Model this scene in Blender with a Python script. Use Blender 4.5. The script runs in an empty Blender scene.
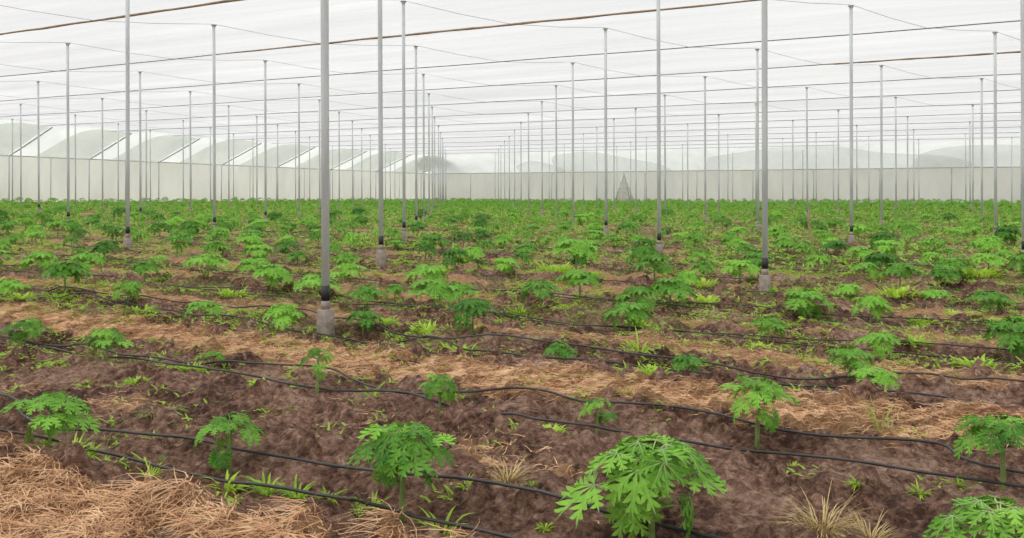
import bpy, math, random
import numpy as np
from mathutils import Vector, Matrix, Euler

# ------------------------------------------------------------------ camera, sky, exposure
C = bpy.context.scene.collection
SC = bpy.context.scene
F_PX, SHIFT_PX, ROLL, YAW, CAM_H = 860.3, 74.35, 0.0060, math.radians(28.554), 1.507
cam_data = bpy.data.cameras.new('camera')
cam = bpy.data.objects.new('camera', cam_data)
C.objects.link(cam)
cam_data.sensor_fit = 'HORIZONTAL'
cam_data.sensor_width = 36.0
cam_data.lens = 36.0 * F_PX / 1024.0
cam_data.shift_y = -SHIFT_PX / 1024.0          # a level camera, the frame shifted down: uprights stay parallel
cam_data.clip_start, cam_data.clip_end = 0.1, 2000
cam.matrix_world = (Matrix.Translation((0, 0, CAM_H)) @ Matrix.Rotation(YAW, 4, 'Z')
                    @ Matrix.Rotation(math.pi / 2, 4, 'X') @ Matrix.Rotation(ROLL, 4, 'Z'))
SC.camera = cam
SC.view_settings.view_transform = 'Standard'
SC.view_settings.look = 'None'
SC.view_settings.gamma = 1.0
SC.view_settings.use_curve_mapping = False
SC.view_settings.exposure = 0.0
SC.cycles.transparent_max_bounces = 24
SC.cycles.max_bounces = 8
SC.cycles.use_denoising = True

world = bpy.data.worlds.new('overcast_sky')
SC.world = world
world.use_nodes = True
wn, wl = world.node_tree.nodes, world.node_tree.links
bg = wn['Background']
tc = wn.new('ShaderNodeTexCoord')
sep = wn.new('ShaderNodeSeparateXYZ')
mr = wn.new('ShaderNodeMapRange')
mr.inputs['From Min'].default_value, mr.inputs['From Max'].default_value = 0.0, 1.0
mr.inputs['To Min'].default_value, mr.inputs['To Max'].default_value = 0.66, 1.9   # overcast: brighter overhead
wl.new(tc.outputs['Generated'], sep.inputs[0])
wl.new(sep.outputs['Z'], mr.inputs['Value'])
wl.new(mr.outputs[0], bg.inputs['Strength'])
bg.inputs['Color'].default_value = (0.975, 0.985, 1.0, 1)
sun_data = bpy.data.lights.new('veiled_sun', 'SUN')
sun_data.energy, sun_data.angle, sun_data.color = 2.7, math.radians(50), (1.0, 0.97, 0.92)
sun = bpy.data.objects.new('veiled_sun', sun_data)
sun.rotation_euler = (math.radians(28), math.radians(-18), 0)
C.objects.link(sun)

# ------------------------------------------------------------------ helpers
PI = math.pi
SIN, COS = math.sin(YAW), math.cos(YAW)


def project(X, Y, Z):
    x, y = X * COS + Y * SIN, -X * SIN + Y * COS
    z = Z - CAM_H
    f, up = y, z
    if np.ndim(f) == 0 and f < 0.2:
        return -9999.0, 9999.0, f
    u, v = F_PX * x / f, -F_PX * up / f
    c, s = math.cos(ROLL), math.sin(ROLL)
    return 512 + u * c - v * s, 269 - SHIFT_PX + u * s + v * c, f


def hash2(ix, iy, seed):
    h = (ix.astype(np.int64) * 374761393 + iy.astype(np.int64) * 668265263 + seed * 1442695041) & 0xFFFFFFFF
    h = ((h ^ (h >> 13)) * 1274126177) & 0xFFFFFFFF
    h = ((h ^ (h >> 16)) * 2246822519) & 0xFFFFFFFF
    return ((h ^ (h >> 15)) & 0xFFFF) / 65535.0


def vnoise(x, y, seed):
    ix, iy = np.floor(x), np.floor(y)
    fx, fy = x - ix, y - iy
    fx, fy = fx * fx * (3 - 2 * fx), fy * fy * (3 - 2 * fy)
    a, b = hash2(ix, iy, seed), hash2(ix + 1, iy, seed)
    c, d = hash2(ix, iy + 1, seed), hash2(ix + 1, iy + 1, seed)
    return (a * (1 - fx) + b * fx) * (1 - fy) + (c * (1 - fx) + d * fx) * fy


def fbm(x, y, seed, octv=3):
    s, amp, tot = 0, 1.0, 0
    for o in range(octv):
        s = s + amp * vnoise(x * 2 ** o + 17.3 * o, y * 2 ** o - 9.1 * o, seed + o)
        tot += amp
        amp *= 0.5
    return s / tot


def smooth(a, b, x):
    t = np.clip((x - a) / (b - a), 0, 1)
    return t * t * (3 - 2 * t)


ROWS = [3.3, 5.08, 6.95] + [8.85 + 1.9 * i for i in range(47)]
ROWS_NP = np.array([1.45] + ROWS)


def base_height(X, Y):
    D = np.hypot(X, Y)
    lat = X * COS + Y * SIN
    z = np.interp(D, [9, 16, 26, 50, 95, 140], [0, .09, .20, .36, .50, .55])
    z = z + smooth(12, 70, D) * np.where(lat > 0, 0.010 * lat, -0.006 * lat)
    return z


def row_dist(Y):
    return np.min(np.abs(np.asarray(Y)[..., None] - ROWS_NP), axis=-1)


def straw_mask(X, Y):
    X, Y = np.asarray(X, float), np.asarray(Y, float)
    n = fbm(X * 0.55, Y * 1.3, 11, 3)
    n2 = fbm(X * 2.2 + 5, Y * 3.1, 41, 3)
    front = smooth(2.95, 2.75, Y + 0.18 * (n2 - .5)) * (0.25 + 0.75 * smooth(-1.4, -1.85, X)) * 1.4 * smooth(.24, .36, fbm(X * 3.1, Y * 4.4, 77, 2))
    a1 = np.exp(-((Y - 4.15) / 0.34) ** 2) * smooth(0.52, 0.72, n) * .8
    a2 = smooth(5.45, 5.62, Y + .2 * (n2 - .5)) * smooth(6.55, 6.25, Y + .25 * (n2 - .5)) * (0.55 + 0.9 * n)
    d = row_dist(Y)
    rest = smooth(0.45, 0.75, d) * 1.25 * smooth(0.36, 0.54, n) * smooth(7.2, 7.5, Y) * smooth(60, 18, Y)
    m = np.maximum.reduce([front, a1, a2, rest])
    m = m * smooth(0.28, 0.50, n2 + 0.12 * (m > .8))
    return np.clip(m, 0, 1)


def ground_height(X, Y):
    X, Y = np.asarray(X, float), np.asarray(Y, float)
    z = base_height(X, Y)
    d = row_dist(Y)
    near = smooth(60, 15, np.hypot(X, Y))
    z = z - 0.035 * np.exp(-(d / 0.16) ** 2) * near
    ridge = np.exp(-((d - 0.46) / 0.20) ** 2)
    n1 = fbm(X * 1.1, Y * 1.8, 3, 3) - .5
    n2 = fbm(X * 4.2, Y * 5.0, 5, 3) - .5
    n3 = fbm(X * 13, Y * 15, 7, 2) - .5
    z = z + n1 * 0.10 + ridge * near * (0.045 + 0.10 * n1)
    z = z + n2 * (0.075 + .06 * ridge) + n3 * 0.045 * near
    c1 = vnoise(X * 8.5, Y * 9.5, 23)
    c2 = vnoise(X * 19, Y * 21, 29)
    z = z + near * (0.062 * smooth(.50, .95, c1) * (.45 + ridge) + 0.03 * smooth(.5, .95, c2))
    st = straw_mask(X, Y)
    return z + st * 0.03


def gz(x, y):
    return float(ground_height(np.array([x]), np.array([y]))[0])


def at_pixel(px, py, h=0.0):
    """Where the photograph's line of sight meets the ground (h above it): used once to measure where things stand."""
    u, v = px - 512.0, py - 269.0 + SHIFT_PX
    c, s = math.cos(ROLL), math.sin(ROLL)
    u, v = u * c + v * s, -u * s + v * c
    d = (u, F_PX, -v)
    z = h
    for _ in range(25):
        t = (z - CAM_H) / d[2]
        x, y = d[0] * t, d[1] * t
        X, Y = x * COS - y * SIN, x * SIN + y * COS
        z = 0.5 * z + 0.5 * (float(base_height(np.array([X]), np.array([Y]))[0]) + h)
    return X, Y


class MB:
    """Collects shapes as raw vertices and faces; build() links them as ONE mesh object."""

    def __init__(self):
        self.v, self.f, self.n = [], [], 0

    def add(self, verts, faces):
        base = self.n
        self.v.extend([tuple(p) for p in verts])
        self.f.extend([tuple(i + base for i in q) for q in faces])
        self.n += len(verts)
        return self

    def tube(self, pts, radii, sides=8, cap=True, squash=1.0):
        pts = [Vector(p) for p in pts]
        if not hasattr(radii, '__len__'):
            radii = [radii] * len(pts)
        verts, faces = [], []
        prev = None
        for i, p in enumerate(pts):
            t = (pts[min(i + 1, len(pts) - 1)] - pts[max(i - 1, 0)])
            t = t.normalized() if t.length > 1e-9 else Vector((0, 0, 1))
            a = Vector((0, 0, 1)) if abs(t.z) < 0.9 else Vector((1, 0, 0))
            if prev is not None:
                a = prev
            s = t.cross(a)
            s = s.normalized() if s.length > 1e-9 else t.orthogonal().normalized()
            b = s.cross(t).normalized()
            prev = b
            for k in range(sides):
                w = 2 * PI * (k + .5) / sides
                verts.append(p + s * math.cos(w) * radii[i] + b * math.sin(w) * radii[i] * squash)
        for i in range(len(pts) - 1):
            for k in range(sides):
                k2 = (k + 1) % sides
                faces.append((i * sides + k, i * sides + k2, (i + 1) * sides + k2, (i + 1) * sides + k))
        if cap:
            faces.append(tuple(range(sides))[::-1])
            faces.append(tuple((len(pts) - 1) * sides + k for k in range(sides)))
        return self.add(verts, faces)

    def frustum_box(self, z0, z1, h0, h1, bevel=0.012):
        """A square pier with chamfered corners and top edge."""
        verts, faces = [], []
        rings = [(z0, h0), (z1 - bevel, h1), (z1, h1 - bevel)]
        for z, h in rings:
            c = h - bevel
            for x, y in ((h, c), (c, h), (-c, h), (-h, c), (-h, -c), (-c, -h), (c, -h), (h, -c)):
                verts.append((x, y, z))
        for r in range(2):
            for k in range(8):
                k2 = (k + 1) % 8
                faces.append((r * 8 + k, r * 8 + k2, r * 8 + 8 + k2, r * 8 + 8 + k))
        faces.append(tuple(range(16, 24)))
        faces.append(tuple(range(8))[::-1])
        return self.add(verts, faces)

    def build(self, name, mat, parent=None, smooth_shade=True):
        me = bpy.data.meshes.new(name)
        me.from_pydata(self.v, [], self.f)
        if smooth_shade:
            me.polygons.foreach_set('use_smooth', [True] * len(me.polygons))
        me.update()
        return link_mesh(name, me, mat, parent)


def link_mesh(name, me, mat, parent=None):
    o = bpy.data.objects.new(name, me)
    if mat and not me.materials:
        me.materials.append(mat)
    C.objects.link(o)
    if parent:
        o.parent = parent
    return o


def mesh_np(name, verts, faces4, mat, smooth_shade=True):
    """One mesh object from numpy vertices (N,3) and quads (M,4)."""
    me = bpy.data.meshes.new(name)
    nf = len(faces4)
    me.vertices.add(len(verts))
    me.vertices.foreach_set('co', np.ascontiguousarray(verts, dtype=np.float32).ravel())
    me.loops.add(nf * 4)
    me.loops.foreach_set('vertex_index', np.ascontiguousarray(faces4, dtype=np.int32).ravel())
    me.polygons.add(nf)
    me.polygons.foreach_set('loop_start', np.arange(nf, dtype=np.int32) * 4)
    me.polygons.foreach_set('loop_total', np.full(nf, 4, dtype=np.int32))
    me.polygons.foreach_set('use_smooth', np.full(nf, smooth_shade))
    me.update(calc_edges=True)
    me.validate()
    return link_mesh(name, me, mat)


def tag(o, label=None, cat=None, group=None, kind=None):
    for k, v in (('label', label), ('category', cat), ('group', group), ('kind', kind)):
        if v:
            o[k] = v
    return o


def empty(name, loc, rz=0.0):
    o = bpy.data.objects.new(name, None)
    o.empty_display_size = 0.1
    o.location = loc
    o.rotation_euler = (0, 0, rz)
    C.objects.link(o)
    return o


def copy_tree(o, parent=None):
    c = o.copy()
    C.objects.link(c)
    c.parent = parent
    for ch in list(KIDS.get(o.name, o.children)):
        copy_tree(ch, c)
    return c


KIDS = {}
ORD = ['zeroth', 'first', 'second', 'third', 'fourth', 'fifth', 'sixth', 'seventh', 'eighth', 'ninth', 'tenth', 'eleventh', 'twelfth',
       'thirteenth', 'fourteenth', 'fifteenth', 'sixteenth', 'seventeenth', 'eighteenth', 'nineteenth', 'twentieth', 'twenty-first',
       'twenty-second', 'twenty-third', 'twenty-fourth', 'twenty-fifth', 'twenty-sixth', 'twenty-seventh', 'twenty-eighth', 'twenty-ninth',
       'thirtieth', 'thirty-first', 'thirty-second', 'thirty-third', 'thirty-fourth', 'thirty-fifth', 'thirty-sixth', 'thirty-seventh',
       'thirty-eighth', 'thirty-ninth', 'fortieth']


# ------------------------------------------------------------------ materials
def new_mat(name):
    m = bpy.data.materials.new(name)
    m.use_nodes = True
    nt = m.node_tree
    return m, nt.nodes, nt.links, nt.nodes['Principled BSDF']


def ramp(nodes, stops):
    r = nodes.new('ShaderNodeValToRGB')
    e = r.color_ramp.elements
    e[0].position, e[0].color = stops[0][0], (*stops[0][1], 1)
    e[1].position, e[1].color = stops[-1][0], (*stops[-1][1], 1)
    for p, c in stops[1:-1]:
        n = e.new(p)
        n.color = (*c, 1)
    return r


def noise(nodes, links, scale, detail=4, rough=0.6, coord='Object', vec_scale=None):
    t = nodes.new('ShaderNodeTexCoord')
    n = nodes.new('ShaderNodeTexNoise')
    n.inputs['Scale'].default_value = scale
    n.inputs['Detail'].default_value = detail
    n.inputs['Roughness'].default_value = rough
    if vec_scale:
        mp = nodes.new('ShaderNodeMapping')
        mp.inputs['Scale'].default_value = vec_scale
        links.new(t.outputs[coord], mp.inputs['Vector'])
        links.new(mp.outputs[0], n.inputs['Vector'])
    else:
        links.new(t.outputs[coord], n.inputs['Vector'])
    return n


def speckled(name, stops, scale, rough=0.7, metal=0.0, bump=0.0, vec_scale=None):
    m, n, l, b = new_mat(name)
    nz = noise(n, l, scale, vec_scale=vec_scale)
    r = ramp(n, stops)
    l.new(nz.outputs['Fac'], r.inputs['Fac'])
    l.new(r.outputs['Color'], b.inputs['Base Color'])
    b.inputs['Roughness'].default_value = rough
    b.inputs['Metallic'].default_value = metal
    if bump:
        bp = n.new('ShaderNodeBump')
        bp.inputs['Strength'].default_value = bump
        bp.inputs['Distance'].default_value = 0.01
        l.new(nz.outputs['Fac'], bp.inputs['Height'])
        l.new(bp.outputs[0], b.inputs['Normal'])
    return m


def net_mat(name, color, clear, streak, vec_scale):
    """Woven shade net: part open mesh, part thread that lets light glow through."""
    m, n, l, b = new_mat(name)
    n.remove(b)
    out = n['Material Output']
    tr = n.new('ShaderNodeBsdfTransparent')
    tl = n.new('ShaderNodeBsdfTranslucent')
    df = n.new('ShaderNodeBsdfDiffuse')
    tr.inputs['Color'].default_value = (0.97, 0.97, 0.97, 1)
    nz = noise(n, l, 1.0, detail=5, vec_scale=vec_scale)
    r = ramp(n, [(0.3, tuple(c * 0.84 for c in color)), (0.7, color)])
    l.new(nz.outputs['Fac'], r.inputs['Fac'])
    l.new(r.outputs['Color'], tl.inputs['Color'])
    l.new(r.outputs['Color'], df.inputs['Color'])
    m1 = n.new('ShaderNodeMixShader')
    m1.inputs[0].default_value = 0.35
    l.new(tl.outputs[0], m1.inputs[1])
    l.new(df.outputs[0], m1.inputs[2])
    m2 = n.new('ShaderNodeMixShader')
    mr_ = n.new('ShaderNodeMapRange')
    mr_.inputs['From Min'].default_value, mr_.inputs['From Max'].default_value = 0.3, 0.7
    mr_.inputs['To Min'].default_value = 1 - clear - streak
    mr_.inputs['To Max'].default_value = 1 - clear + streak
    l.new(nz.outputs['Fac'], mr_.inputs['Value'])
    l.new(mr_.outputs[0], m2.inputs[0])
    l.new(tr.outputs[0], m2.inputs[1])
    l.new(m1.outputs[0], m2.inputs[2])
    l.new(m2.outputs[0], out.inputs['Surface'])
    return m


def leaf_mat(name, dark, light, trans=0.35, gloss=0.45, spread=0.5):
    m, n, l, b = new_mat(name)
    out = n['Material Output']
    oi = n.new('ShaderNodeObjectInfo')
    nz = noise(n, l, 14.0, detail=3)
    mx = n.new('ShaderNodeMath')
    mx.operation = 'MULTIPLY_ADD'
    mx.inputs[1].default_value = spread
    l.new(oi.outputs['Random'], mx.inputs[0])
    ms = n.new('ShaderNodeMath')
    ms.operation = 'MULTIPLY'
    ms.inputs[1].default_value = 1 - spread + .2
    l.new(nz.outputs['Fac'], ms.inputs[0])
    l.new(ms.outputs[0], mx.inputs[2])
    r = ramp(n, [(0.25, dark), (0.85, light)])
    l.new(mx.outputs[0], r.inputs['Fac'])
    l.new(r.outputs['Color'], b.inputs['Base Color'])
    b.inputs['Roughness'].default_value = gloss
    b.inputs['Specular IOR Level'].default_value = 0.22
    tl = n.new('ShaderNodeBsdfTranslucent')
    hs = n.new('ShaderNodeHueSaturation')
    hs.inputs['Value'].default_value = 1.25
    hs.inputs['Hue'].default_value = 0.485
    l.new(r.outputs['Color'], hs.inputs['Color'])
    l.new(hs.outputs[0], tl.inputs['Color'])
    mix = n.new('ShaderNodeMixShader')
    mix.inputs[0].default_value = trans
    l.new(b.outputs[0], mix.inputs[1])
    l.new(tl.outputs[0], mix.inputs[2])
    l.new(mix.outputs[0], out.inputs['Surface'])
    return m


def ground_mat():
    m, n, l, b = new_mat('brown_soil_and_straw')
    big = noise(n, l, 1.3, detail=5)
    fine = noise(n, l, 22.0, detail=6, rough=0.7)
    soil = ramp(n, [(0.40, (0.100, 0.047, 0.030)), (0.5, (0.355, 0.195, 0.130)), (0.60, (0.66, 0.435, 0.315))])
    mixv = n.new('ShaderNodeMath')
    mixv.operation = 'MULTIPLY_ADD'
    mixv.inputs[1].default_value = 0.45
    half = n.new('ShaderNodeMath')
    half.operation = 'MULTIPLY'
    half.inputs[1].default_value = 0.55
    l.new(fine.outputs['Fac'], half.inputs[0])
    l.new(big.outputs['Fac'], mixv.inputs[0])
    l.new(half.outputs[0], mixv.inputs[2])
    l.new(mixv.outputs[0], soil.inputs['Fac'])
    fib = noise(n, l, 14.0, detail=6, rough=0.75, vec_scale=(1.0, 2.2, 1.0))
    straw = ramp(n, [(0.28, (0.30, 0.145, 0.065)), (0.5, (0.63, 0.36, 0.185)), (0.75, (0.82, 0.54, 0.31))])
    l.new(fib.outputs['Fac'], straw.inputs['Fac'])
    at = n.new('ShaderNodeAttribute')
    at.attribute_name = 'straw'
    # ragged edge of the straw
    add = n.new('ShaderNodeMath')
    add.operation = 'MULTIPLY_ADD'
    add.inputs[1].default_value = 0.9
    add.inputs[2].default_value = -0.45
    l.new(fine.outputs['Fac'], add.inputs[0])
    sm = n.new('ShaderNodeMath')
    sm.operation = 'ADD'
    l.new(at.outputs['Fac'], sm.inputs[0])
    l.new(add.outputs[0], sm.inputs[1])
    edge = n.new('ShaderNodeMapRange')
    edge.interpolation_type = 'SMOOTHSTEP'
    edge.inputs['From Min'].default_value, edge.inputs['From Max'].default_value = 0.25, 0.6
    l.new(sm.outputs[0], edge.inputs['Value'])
    mix = n.new('ShaderNodeMix')
    mix.data_type = 'RGBA'
    l.new(edge.outputs[0], mix.inputs['Factor'])
    l.new(soil.outputs['Color'], mix.inputs['A'])
    l.new(straw.outputs['Color'], mix.inputs['B'])
    # thin green film of seedlings
    ga = n.new('ShaderNodeAttribute')
    ga.attribute_name = 'green'
    gs = n.new('ShaderNodeMath')
    gs.operation = 'ADD'
    l.new(ga.outputs['Fac'], gs.inputs[0])
    l.new(add.outputs[0], gs.inputs[1])
    ge = n.new('ShaderNodeMapRange')
    ge.interpolation_type = 'SMOOTHSTEP'
    ge.inputs['From Min'].default_value, ge.inputs['From Max'].default_value = 0.35, 0.75
    ge.inputs['To Max'].default_value = 0.3
    l.new(gs.outputs[0], ge.inputs['Value'])
    gcol = ramp(n, [(0.3, (0.11, 0.17, 0.03)), (0.7, (0.28, 0.38, 0.07))])
    l.new(fine.outputs['Fac'], gcol.inputs['Fac'])
    mix2 = n.new('ShaderNodeMix')
    mix2.data_type = 'RGBA'
    l.new(ge.outputs[0], mix2.inputs['Factor'])
    l.new(mix.outputs['Result'], mix2.inputs['A'])
    l.new(gcol.outputs['Color'], mix2.inputs['B'])
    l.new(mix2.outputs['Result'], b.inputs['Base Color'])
    b.inputs['Roughness'].default_value = 0.85
    b.inputs['Specular IOR Level'].default_value = 0.25
    bp = n.new('ShaderNodeBump')
    bp.inputs['Strength'].default_value = 1.0
    bp.inputs['Distance'].default_value = 0.2
    # crumbly clods: two sizes of rounded cells, jostled by noise
    tcv = n.new('ShaderNodeTexCoord')
    jog = n.new('ShaderNodeVectorMath')
    jog.operation = 'MULTIPLY_ADD'
    jog.inputs[1].default_value = (0.10, 0.10, 0.10)
    l.new(fine.outputs['Color'], jog.inputs[0])
    l.new(tcv.outputs['Object'], jog.inputs[2])
    hsum = None
    for sc_, wt in ((11.0, 1.0), (27.0, 0.5), (60.0, .22)):
        vo = n.new('ShaderNodeTexVoronoi')
        vo.feature = 'F1'
        vo.inputs['Scale'].default_value = sc_
        l.new(jog.outputs[0], vo.inputs['Vector'])
        mm = n.new('ShaderNodeMath')
        mm.operation = 'MULTIPLY_ADD'
        mm.inputs[1].default_value = -wt
        l.new(vo.outputs['Distance'], mm.inputs[0])
        if hsum is None:
            mm.inputs[2].default_value = 1.0
        else:
            l.new(hsum.outputs[0], mm.inputs[2])
        hsum = mm
    l.new(hsum.outputs[0], bp.inputs['Height'])
    bp.inputs['Distance'].default_value = 0.09
    # soil colour runs darker in the pits between clods, lighter on their tops
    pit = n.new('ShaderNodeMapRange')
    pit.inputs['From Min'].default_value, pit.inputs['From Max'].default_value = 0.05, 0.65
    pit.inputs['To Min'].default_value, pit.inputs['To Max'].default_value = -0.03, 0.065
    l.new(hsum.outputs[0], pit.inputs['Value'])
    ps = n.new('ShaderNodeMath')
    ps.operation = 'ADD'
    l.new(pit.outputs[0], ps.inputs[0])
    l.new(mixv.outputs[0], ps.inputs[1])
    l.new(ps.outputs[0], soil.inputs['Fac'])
    l.new(bp.outputs[0], b.inputs['Normal'])
    return m


M = {}
M['ground'] = ground_mat()
M['roof_net'] = net_mat('white_roof_net', (0.685, 0.685, 0.695), 0.32, 0.20, (0.06, 0.62, 0.3))
M['wall_net'] = net_mat('greenish_white_wall_net', (0.81, 0.85, 0.775), 0.10, 0.06, (0.35, 0.35, 0.12))
M['side_net'] = net_mat('white_side_net', (0.70, 0.73, 0.69), 0.16, 0.05, (0.3, 0.3, 0.3))
M['lap_net'] = net_mat('grey_green_lapped_net', (0.72, 0.75, 0.685), 0.42, 0.05, (0.3, 0.3, 0.3))
M['lap_white'] = net_mat('pale_lapped_net', (0.78, 0.79, 0.78), 0.55, 0.06, (0.2, 0.2, 0.2))
M['tent_net'] = net_mat('grey_tent_net', (0.70, 0.72, 0.64), 0.66, 0.05, (0.5, 0.5, 0.5))
M['steel'] = speckled('galvanised_steel', [(0.3, (0.50, 0.54, 0.56)), (0.7, (0.66, 0.705, 0.725))], 6, rough=0.55, metal=0.0, vec_scale=(1, 1, 0.15))
M['band'] = speckled('black_plastic_sleeve', [(0.3, (0.012, 0.012, 0.013)), (0.7, (0.03, 0.03, 0.032))], 15, rough=0.5)
M['concrete'] = speckled('rough_concrete', [(0.3, (0.20, 0.165, 0.135)), (0.7, (0.40, 0.34, 0.285))], 14, rough=0.9, bump=0.5)
M['cable'] = speckled('dark_wire', [(0.3, (0.10, 0.10, 0.10)), (0.7, (0.20, 0.20, 0.19))], 5, rough=0.6)
M['hem'] = speckled('brown_net_hem', [(0.3, (0.22, 0.15, 0.09)), (0.7, (0.42, 0.31, 0.21))], 3, rough=0.9)
M['drip'] = speckled('black_drip_tube', [(0.35, (0.018, 0.017, 0.016)), (0.7, (0.075, 0.07, 0.066))], 3, rough=0.45)
M['straw'] = speckled('dry_straw', [(0.3, (0.36, 0.18, 0.085)), (0.5, (0.62, 0.36, 0.185)), (0.7, (0.84, 0.58, 0.34))], 9, rough=0.8)
M['dry_grass'] = speckled('yellow_dry_grass', [(0.3, (0.42, 0.30, 0.11)), (0.7, (0.66, 0.52, 0.25))], 8, rough=0.8)
M['stake'] = speckled('brown_wood', [(0.3, (0.32, 0.20, 0.12)), (0.7, (0.52, 0.36, 0.23))], 8, rough=0.9)
M['leaf'] = leaf_mat('papaya_leaf', (0.030, 0.150, 0.010), (0.240, 0.540, 0.055), trans=.14, spread=0.6)
M['leaf_far'] = leaf_mat('far_papaya_leaf', (0.035, 0.165, 0.010), (0.260, 0.570, 0.055), trans=.14, spread=0.1)
M['leaf_bright'] = leaf_mat('bright_papaya_leaf', (0.060, 0.220, 0.012), (0.270, 0.560, 0.060), trans=.16, spread=0.4)
M['stem'] = speckled('green_stem', [(0.3, (0.15, 0.22, 0.06)), (0.7, (0.30, 0.40, 0.12))], 12, rough=0.6)
M['rib'] = speckled('pale_leaf_stalk', [(0.3, (0.30, 0.42, 0.14)), (0.7, (0.48, 0.60, 0.26))], 12, rough=0.5)
M['weed'] = leaf_mat('pale_green_weed', (0.21, 0.42, 0.03), (0.52, 0.74, 0.10), spread=0.4)
M['weed_mid'] = leaf_mat('green_field_weed', (0.075, 0.215, 0.014), (0.36, 0.60, 0.07), trans=.16, spread=0.15)
M['tall_grass'] = leaf_mat('pale_tall_grass', (0.26, 0.42, 0.06), (0.52, 0.68, 0.16), spread=0.3)
M['weed_grey'] = leaf_mat('dull_green_weed', (0.16, 0.22, 0.05), (0.38, 0.45, 0.14), spread=0.4)

# ------------------------------------------------------------------ the setting: ground
def graded(a0, a1, lo, hi, step, grow):
    mid = list(np.arange(a0, a1 + 1e-6, step))
    s, x = step, a1
    while x < hi:
        s *= grow
        x += s
        mid.append(min(x, hi))
    s, x, left = step, a0, []
    while x > lo:
        s *= grow
        x -= s
        left.append(max(x, lo))
    return np.array(left[::-1] + mid)


def green_mask(X, Y):
    D = np.hypot(X, Y)
    n = fbm(X * 0.8, Y * 1.2, 71, 4)
    return np.clip(smooth(0.50, 0.70, n + 0.20 * smooth(8, 30, D)), 0, 1) * smooth(6.0, 12, D)


gx = graded(-9.5, 2.7, -170, 110, 0.028, 1.014)
gy = graded(2.0, 7.6, -30, 230, 0.022, 1.013)
GX, GY = np.meshgrid(gx, gy)
GZ = ground_height(GX, GY)
nx, ny = len(gx), len(gy)
idx = np.arange(nx * ny).reshape(ny, nx)
quads = np.stack([idx[:-1, :-1], idx[:-1, 1:], idx[1:, 1:], idx[1:, :-1]], -1).reshape(-1, 4)
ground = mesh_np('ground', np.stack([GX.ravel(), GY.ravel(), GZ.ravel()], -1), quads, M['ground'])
for nm, arr in (('straw', straw_mask(GX, GY)), ('green', green_mask(GX, GY))):
    a = ground.data.attributes.new(nm, 'FLOAT', 'POINT')
    a.data.foreach_set('value', arr.ravel().astype(np.float32))
ground['kind'] = 'structure'

# ------------------------------------------------------------------ the setting: net roof and net walls
Z_RIDGE, Z_VALLEY = 6.70, 6.46
POST_Y0, POST_DY, POST_DX = 7.0, 5.922, 7.12
X_EDGE, X_WALL, Z_WALL = -61.5, -67.0, 4.33


def back_wall_y(x):
    return 99.5 - 0.115 * (x + 67)


Y_CORNER_ = back_wall_y(X_WALL)


def roof_edge_y(x):
    return back_wall_y(x) - 6.0


def roof_z(y):
    t = ((y - POST_Y0) / POST_DY) % 1.0
    r = abs(2 * t - 1)                 # 1 on the ridge above the posts, 0 in the valley
    return Z_VALLEY + (Z_RIDGE - Z_VALLEY) * (r ** 1.25)


xs = np.concatenate([np.arange(X_EDGE, 42, 1.9)])
nr = 8
ys = np.arange(-4, 15.6, 1.0 / nr) * POST_DY + POST_Y0
RX, RY = np.meshgrid(xs, ys)
edge = roof_edge_y(RX)
RYc = np.minimum(RY, edge)
rz = np.vectorize(roof_z)(RYc) + 0.05 * (fbm(RX * 0.2, RYc * 0.35, 91, 2) - .5)
idx = np.arange(RX.size).reshape(RX.shape)
q = np.stack([idx[:-1, :-1], idx[:-1, 1:], idx[1:, 1:], idx[1:, :-1]], -1)
keep = (RY[:-1, :-1] < edge[:-1, :-1] - 0.02)
ceiling = mesh_np('ceiling', np.stack([RX.ravel(), RYc.ravel(), rz.ravel()], -1), q[keep], M['roof_net'])
ceiling['kind'] = 'structure'


BAR_Y = [-9.0, -2, 5, 12, 19, 26.2, 33.3, 40.4, 47.3, 54.4, 61.9, 69.6, 78.3, 87.0, 97.0, 106]


def ridge_frac(y):
    for a, b in zip(BAR_Y, BAR_Y[1:]):
        if a <= y < b:
            t = (y - a) / (b - a)
            return math.sin(PI * t) * (0.72 + .28 * t)
    return 0.0


# left side: the roof net bulges out over each ridge and drops to the wall head
yy = np.arange(-8, back_wall_y(X_WALL) + .2, .45)
uu = np.linspace(0, 1, 13)
SY, SU = np.meshgrid(yy, uu, indexing='ij')
RF = np.vectorize(ridge_frac)(SY)
SX = X_EDGE + (X_WALL - X_EDGE) * SU
top = Z_VALLEY + (Z_RIDGE - Z_VALLEY) * RF
top = top + .0 * RF
SZ = top + (Z_WALL - top) * SU + RF * 1.05 * np.sin(PI * SU) * (1 - .25 * SU)
idx = np.arange(SX.size).reshape(SX.shape)
q = np.stack([idx[:-1, :-1], idx[:-1, 1:], idx[1:, 1:], idx[1:, :-1]], -1).reshape(-1, 4)
o = mesh_np('ceiling_side_left', np.stack([SX.ravel(), SY.ravel(), SZ.ravel()], -1), q, M['side_net'])
o['kind'] = 'structure'
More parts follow.
